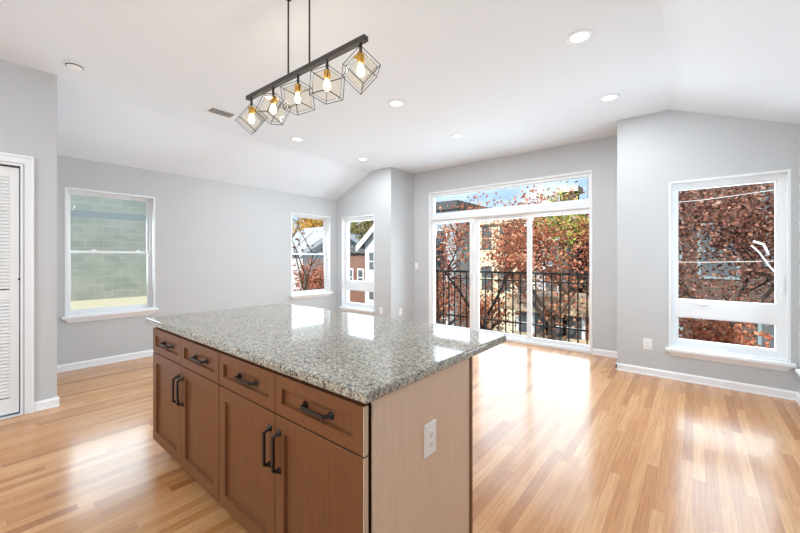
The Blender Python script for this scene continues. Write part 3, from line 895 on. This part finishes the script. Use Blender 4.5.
def gable_house(name, x0, x1, y0, y1, eave, ridge, wallm, label, wins, roofm='roof', along='Y'):
    """ridge along Y (gable faces the viewer) or along X"""
    root = thing(name, ((x0 + x1)/2, (y0 + y1)/2, GZ), label, 'building')
    xm, ym = (x0 + x1)/2, (y0 + y1)/2
    mb = MB()
    if along == 'Y':
        poly = [(x0, GZ), (x1, GZ), (x1, eave), (xm, ridge), (x0, eave)]
        mb.prism(poly, lambda p: (p[0], y0, p[1]), lambda p: (p[0], y1, p[1]))
        mb.build('wall', wallm, root)
        s = (ridge - eave) / (xm - x0)
        rp = [(x0 - 0.5, eave - 0.5*s + 0.02), (xm, ridge + 0.02), (x1 + 0.5, eave - 0.5*s + 0.02), (x1 + 0.5, eave - 0.5*s + 0.22), (xm, ridge + 0.24), (x0 - 0.5, eave - 0.5*s + 0.22)]
        MB().prism(rp, lambda p: (p[0], y0 - 0.35, p[1]), lambda p: (p[0], y1 + 0.35, p[1])).build('roof', M[roofm], root)
        bp = [(x0 - 0.5, eave - 0.5*s - 0.22), (xm, ridge - 0.22), (x1 + 0.5, eave - 0.5*s - 0.22), (x1 + 0.5, eave - 0.5*s + 0.2), (xm, ridge + 0.2), (x0 - 0.5, eave - 0.5*s + 0.2)]
        MB().prism(bp, lambda p: (p[0], y0 - 0.42, p[1]), lambda p: (p[0], y0 - 0.33, p[1])).build('rake_board', M['house_trim'], root)
        for (x, z, w, h) in wins: house_window(root, x, z, w, h, y0)
    else:
        poly = [(y0, GZ), (y1, GZ), (y1, eave), (ym, ridge), (y0, eave)]
        mb.prism(poly, lambda p: (x0, p[0], p[1]), lambda p: (x1, p[0], p[1]))
        mb.build('wall', wallm, root)
        s = (ridge - eave) / (ym - y0)
        rp = [(y0 - 0.5, eave - 0.5*s + 0.02), (ym, ridge + 0.02), (y1 + 0.5, eave - 0.5*s + 0.02), (y1 + 0.5, eave - 0.5*s + 0.22), (ym, ridge + 0.24), (y0 - 0.5, eave - 0.5*s + 0.22)]
        MB().prism(rp, lambda p: (x0 - 0.35, p[0], p[1]), lambda p: (x1 + 0.35, p[0], p[1])).build('roof', M[roofm], root)
        bp = [(y0 - 0.5, eave - 0.5*s - 0.22), (ym, ridge - 0.22), (y1 + 0.5, eave - 0.5*s - 0.22), (y1 + 0.5, eave - 0.5*s + 0.2), (ym, ridge + 0.2), (y0 - 0.5, eave - 0.5*s + 0.2)]
        MB().prism(bp, lambda p: (x1 + 0.33, p[0], p[1]), lambda p: (x1 + 0.42, p[0], p[1])).build('rake_board', M['house_trim'], root)
        for (y, z, w, h) in wins: house_window(root, y, z, w, h, x1, 1, 'X')
    return root

flat_house('row_house', -19.0, -13.0, 22.0, 30.0, 5.3, M['blue'], 'pale blue grey row house behind the left patio panel',
           [(-14.2, 1.6, 0.8, 1.7), (-14.2, -1.2, 0.8, 1.7), (-15.8, 1.6, 0.8, 1.7), (-15.8, -1.2, 0.8, 1.7), (-17.4, 1.6, 0.8, 1.7), (-14.2, -3.9, 0.8, 1.7)])
flat_house('apartment_house', -12.5, -6.9, 24.0, 31.0, 4.25, M['cream'], 'cream house behind the middle patio panel',
           [(-11.6, 1.9, 0.8, 1.7), (-10.2, 1.9, 0.8, 1.7), (-8.9, 1.9, 0.8, 1.7), (-7.7, 1.9, 0.8, 1.7), (-11.6, -1.0, 0.8, 1.7), (-10.2, -1.0, 0.8, 1.7), (-8.9, -1.0, 0.8, 1.7), (-7.7, -1.0, 0.8, 1.7)], 'cream', 'cream')
rb = flat_house('brick_row_house', -3.9, 8.0, 18.8, 27.0, 5.9, M['brick_dark'], 'dark brick row house filling the large right window',
           [(-3.2, 1.3, 0.8, 1.6), (-0.9, 2.9, 0.9, 1.6), (0.75, 0.6, 1.05, 2.0), (2.4, 2.9, 0.9, 1.6), (2.6, 0.4, 0.9, 1.7), (-0.9, 0.2, 0.9, 1.7), (0.8, -2.4, 0.9, 1.7), (-0.9, -2.4, 0.9, 1.7), (2.4, -2.4, 0.9, 1.7)], trim='grey_trim')
mb = MB(); mb.box((-3.8, 19.6, 5.8), (-3.0, 20.6, 6.8)); mb.build('chimney', M['brick_dark'], rb)
mb = MB(); mb.box((-3.9, 19.5, 6.75), (-2.9, 20.7, 7.0)); mb.build('chimney_cap', M['stone'], rb)
bh = gable_house('bay_house', -6.3, -4.8, 18.8, 25.0, 3.5, 4.1, M['grey_siding'], 'narrow grey bay house at the right edge of the patio door',
           [(-5.55, 1.5, 0.6, 1.5), (-5.55, -0.6, 0.6, 1.5)])
MB().box((-5.35, 19.5, 3.2), (-4.6, 20.3, 4.75)).build('chimney', M['brick_dark'], bh)
MB().box((-5.5, 19.35, 4.7), (-4.45, 20.45, 4.98)).build('chimney_cap', M['stone'], bh)
flat_house('garage', -5.3, -2.7, 13.4, 15.2, -0.15, M['brick_orange'], 'low orange brick garage behind the balcony railing',
           [(-4.9, -1.6, 0.5, 0.95), (-4.4, -1.6, 0.5, 0.95), (-3.8, -1.6, 0.5, 0.95), (-3.2, -1.6, 0.5, 0.95)], 'tan')
o = MB().box((-5.3, 13.05, GZ), (-2.2, 13.25, -1.45)).build('garden_wall', M['tan'])
tag(o, 'low tan garden wall in front of the brick garage', 'wall')
flat_house('brick_house', -21.15, -18.9, 18.9, 21.0, 2.2, M['brick'], 'red brick house seen through the narrow alcove window',
           [(-19.45, -0.7, 0.5, 1.1), (-20.6, -0.7, 0.5, 1.1)])
gable_house('gable_house', -18.1, -14.1, 18.0, 21.0, 2.4, 4.06, M['white_siding'], 'white gabled house at the right of the narrow alcove window',
           [(-17.3, 0.5, 0.7, 1.2), (-17.3, -1.6, 0.7, 1.2), (-15.5, 0.5, 0.7, 1.2)])
gable_house('clapboard_house', -26.0, -22.0, 15.5, 22.0, 1.9, 3.7, M['white_siding'], 'white house with a sloping roof edge seen through the corner window',
           [(16.6, -0.9, 0.8, 1.4), (18.6, -0.9, 0.8, 1.4)], roofm='pale_roof', along='X')

# ------------------------------------------------------------------ trees
def tree(name, x, y, height, crown, center_z, nleaf, leafm, barkm, label, seed, size=0.11, lean=(0, 0), trunk_r=0.14, depth=4, spread=0.62, group=None):
    """crown = (rx, ry, rz) ellipsoid round (x, y, center_z) the leaf clusters stay in"""
    r = random.Random(seed)
    root = thing(name, (x, y, GZ), label, 'tree', group)
    mb = MB()
    tips = []
    def grow(p, d, length, rad, lev):
        pts = [p]
        q, dd = Vector(p), Vector(d)
        for i in range(3):
            dd = (dd + Vector((r.uniform(-1, 1), r.uniform(-1, 1), r.uniform(-0.3, 0.6))) * 0.14).normalized()
            q = q + dd * length / 3
            if lev and i and (((q.x - x - lean[0]) / crown[0])**2 + ((q.y - y - lean[1]) / crown[1])**2 + ((q.z - center_z) / crown[2])**2 > 1.1): break
            pts.append(q.copy())
        mb.tube(pts, rad, 6 if lev < 2 else 4, rad * 0.62)
        if lev >= 1:
            tips.extend(pts[1:] if lev >= 2 else [pts[-1]])
        if lev < depth and len(pts) == 4:
            for k in range(3 if lev < 3 else 2):
                ax = Vector((r.uniform(-1, 1), r.uniform(-1, 1), r.uniform(-0.15, 0.5)))
                nd = (dd * (1 - spread) + ax.normalized() * spread).normalized()
                grow(pts[3] if k else pts[2], nd, length * r.uniform(0.62, 0.8), rad * 0.6, lev + 1)
    trunk_top = center_z - crown[2] * 0.55
    h = trunk_top - GZ
    base_p = Vector((x, y, GZ))
    top = Vector((x + lean[0], y + lean[1], trunk_top))
    mb.tube([base_p, base_p.lerp(top, 0.35) + Vector((0.05, 0, 0)), base_p.lerp(top, 0.7) + Vector((-0.04, 0.03, 0)), top], trunk_r, 8, trunk_r * 0.75)
    for k in range(5):
        a = k * 2 * math.pi / 5 + r.uniform(-0.3, 0.3)
        el = r.uniform(0.35, 1.2)
        grow(top - Vector((0, 0, r.uniform(0, h * 0.2))), Vector((math.cos(a) * math.cos(el), math.sin(a) * math.cos(el), math.sin(el))), crown[2] * r.uniform(0.6, 0.85), trunk_r * 0.5, 1)
    mb.build('trunk', barkm, root, fix=False)
    if nleaf:
        cl = [p for p in tips if ((p.x - x - lean[0]) / crown[0])**2 + ((p.y - y - lean[1]) / crown[1])**2 + ((p.z - center_z) / crown[2])**2 < 1.25] or tips
        lb = MB()
        vs, fs = [], []
        for i in range(nleaf):
            if r.random() < 0.8:
                c = r.choice(cl) + Vector((r.gauss(0, 1), r.gauss(0, 1), r.gauss(0, 1))) * 0.26
            else:
                while True:
                    u = Vector((r.uniform(-1, 1), r.uniform(-1, 1), r.uniform(-1, 1)))
                    if u.length < 1: break
                c = Vector((x + lean[0] + u.x * crown[0], y + lean[1] + u.y * crown[1], center_z + u.z * crown[2]))
            a = Vector((r.gauss(0, 1), r.gauss(0, 1), r.gauss(0, 0.8) - 0.4)).normalized()
            b = a.orthogonal().normalized()
            b = (Matrix.Rotation(r.uniform(0, 6.28), 3, a) @ b)
            n = a.cross(b)
            L = size * r.uniform(0.7, 1.35); w = L * 0.34
            k = len(vs)
            vs += [c, c + a * L * 0.45 + b * w + n * w * 0.5, c + a * L, c + a * L * 0.45 - b * w + n * w * 0.5]
            fs += [(k, k+1, k+2), (k, k+2, k+3)]
        lb.v = [tuple(v) for v in vs]; lb.f = fs; lb.sm = [False] * len(fs)
        lb.build('foliage', leafm, root, fix=False)
    return root

tree('oak_tree', -3.45, 11.75, 0, (1.65, 1.2, 2.75), 1.25, 5400, M['rust'], M['bark'], 'rust leaved oak tree behind the right patio panel', 1, 0.105)
tree('oak_tree', -4.1, 8.4, 0, (1.0, 0.9, 2.3), 1.1, 2400, M['rust'], M['bark_dark'], 'sparse brown oak tree with dark branches behind the middle patio panel', 2, 0.09, trunk_r=0.08)
tree('oak_tree', -7.1, 10.9, 0, (1.0, 1.0, 1.6), -0.3, 2100, M['rust'], M['bark'], 'small rust leaved tree behind the left patio panel', 3, 0.10, trunk_r=0.09)
tree('bare_tree', -10.8, 15.6, 0, (1.9, 1.8, 3.2), 2.0, 100, M['rust_dark'], M['bark_dark'], 'bare dark tree in front of the pale blue grey house', 4, 0.13, depth=5)
tree('oak_tree', 0.55, 10.4, 0, (1.9, 1.5, 2.3), 1.8, 12500, M['rust_dark'], M['bark_dark'], 'dense brown leaved oak tree filling the large right window', 5, 0.085, trunk_r=0.09)
tree('maple_tree', 0.2, 8.1, 0, (1.2, 0.65, 0.7), -0.25, 1700, M['orange'], M['bark'], 'low orange leaved tree at the bottom of the large right window', 6, 0.09, trunk_r=0.07)
tree('birch_tree', -4.5, 16.7, 0, (1.2, 1.2, 1.7), 3.0, 1800, M['lime'], M['bark'], 'yellow green tree behind the rust oak and the right patio panel', 7, 0.14)
tree('bare_tree', -1.6, 15.4, 0, (1.5, 1.5, 2.2), 4.0, 80, M['rust_dark'], M['bark_dark'], 'bare branches crossing the right end of the transom', 8, 0.13, depth=5)
tree('maple_tree', -7.0, 14.0, 0, (1.1, 0.8, 1.3), -0.9, 1500, M['orange'], M['bark'], 'orange leaved tree low behind the left part of the balcony railing', 9, 0.12, trunk_r=0.1)
tree('maple_tree', -31.0, 23.0, 0, (2.2, 2.2, 2.4), 4.2, 3000, M['yellow'], M['bark'], 'golden yellow tree seen through the corner window', 10, 0.28)
tree('maple_tree', -14.6, 11.0, 0, (1.2, 1.1, 1.5), 0.0, 2400, M['rust'], M['bark'], 'rust leaved tree low in the corner window', 12, 0.12)
tree('bare_tree', -12.6, 9.0, 0, (1.0, 0.9, 2.2), 1.9, 40, M['rust_dark'], M['bark'], 'bare olive brown tree in the corner window', 13, 0.14, trunk_r=0.06)
tree('elm_tree', -33.0, 34.0, 0, (4.0, 3.0, 3.2), 5.0, 5000, M['olive'], M['bark'], 'olive tree above the brick house in the narrow alcove window', 14, 0.32, trunk_r=0.3)

# ------------------------------------------------------------------ overhead wires
mb = MB(); mb.tube([(-1.6, 8.75, 2.38), (0.2, 8.75, 2.42), (2.6, 8.75, 2.62)], 0.006, 6)
tag(mb.build('utility_wire', M['wire']), 'upper pale wire crossing the large right window', 'wire')
mb = MB(); mb.tube([(-1.6, 8.75, 1.26), (0.2, 8.75, 1.25), (2.6, 8.75, 1.32)], 0.006, 6)
tag(mb.build('utility_wire', M['wire']), 'lower pale wire crossing the large right window', 'wire')
mb = MB(); mb.tube([(-1.2, 7.2, 0.12), (0.3, 7.2, -0.02), (1.6, 7.2, -0.06)], 0.010, 6)
tag(mb.build('utility_wire', M['cable_black']), 'black wire low in the large right window', 'wire')
root = thing('service_bracket', (0.93, 8.7, 1.4), 'white cable bracket with a hanging cable at the right of the large right window', 'bracket')
MB().tube([(0.78, 8.7, 1.55), (0.88, 8.7, 1.42), (0.98, 8.7, 1.22), (1.3, 8.72, 0.72)], 0.013, 8).build('cable', M['house_trim'], root)
MB().tube([(0.80, 8.7, 1.62), (0.93, 8.7, 1.56), (0.99, 8.7, 1.38)], 0.022, 8).build('insulator', M['house_trim'], root)
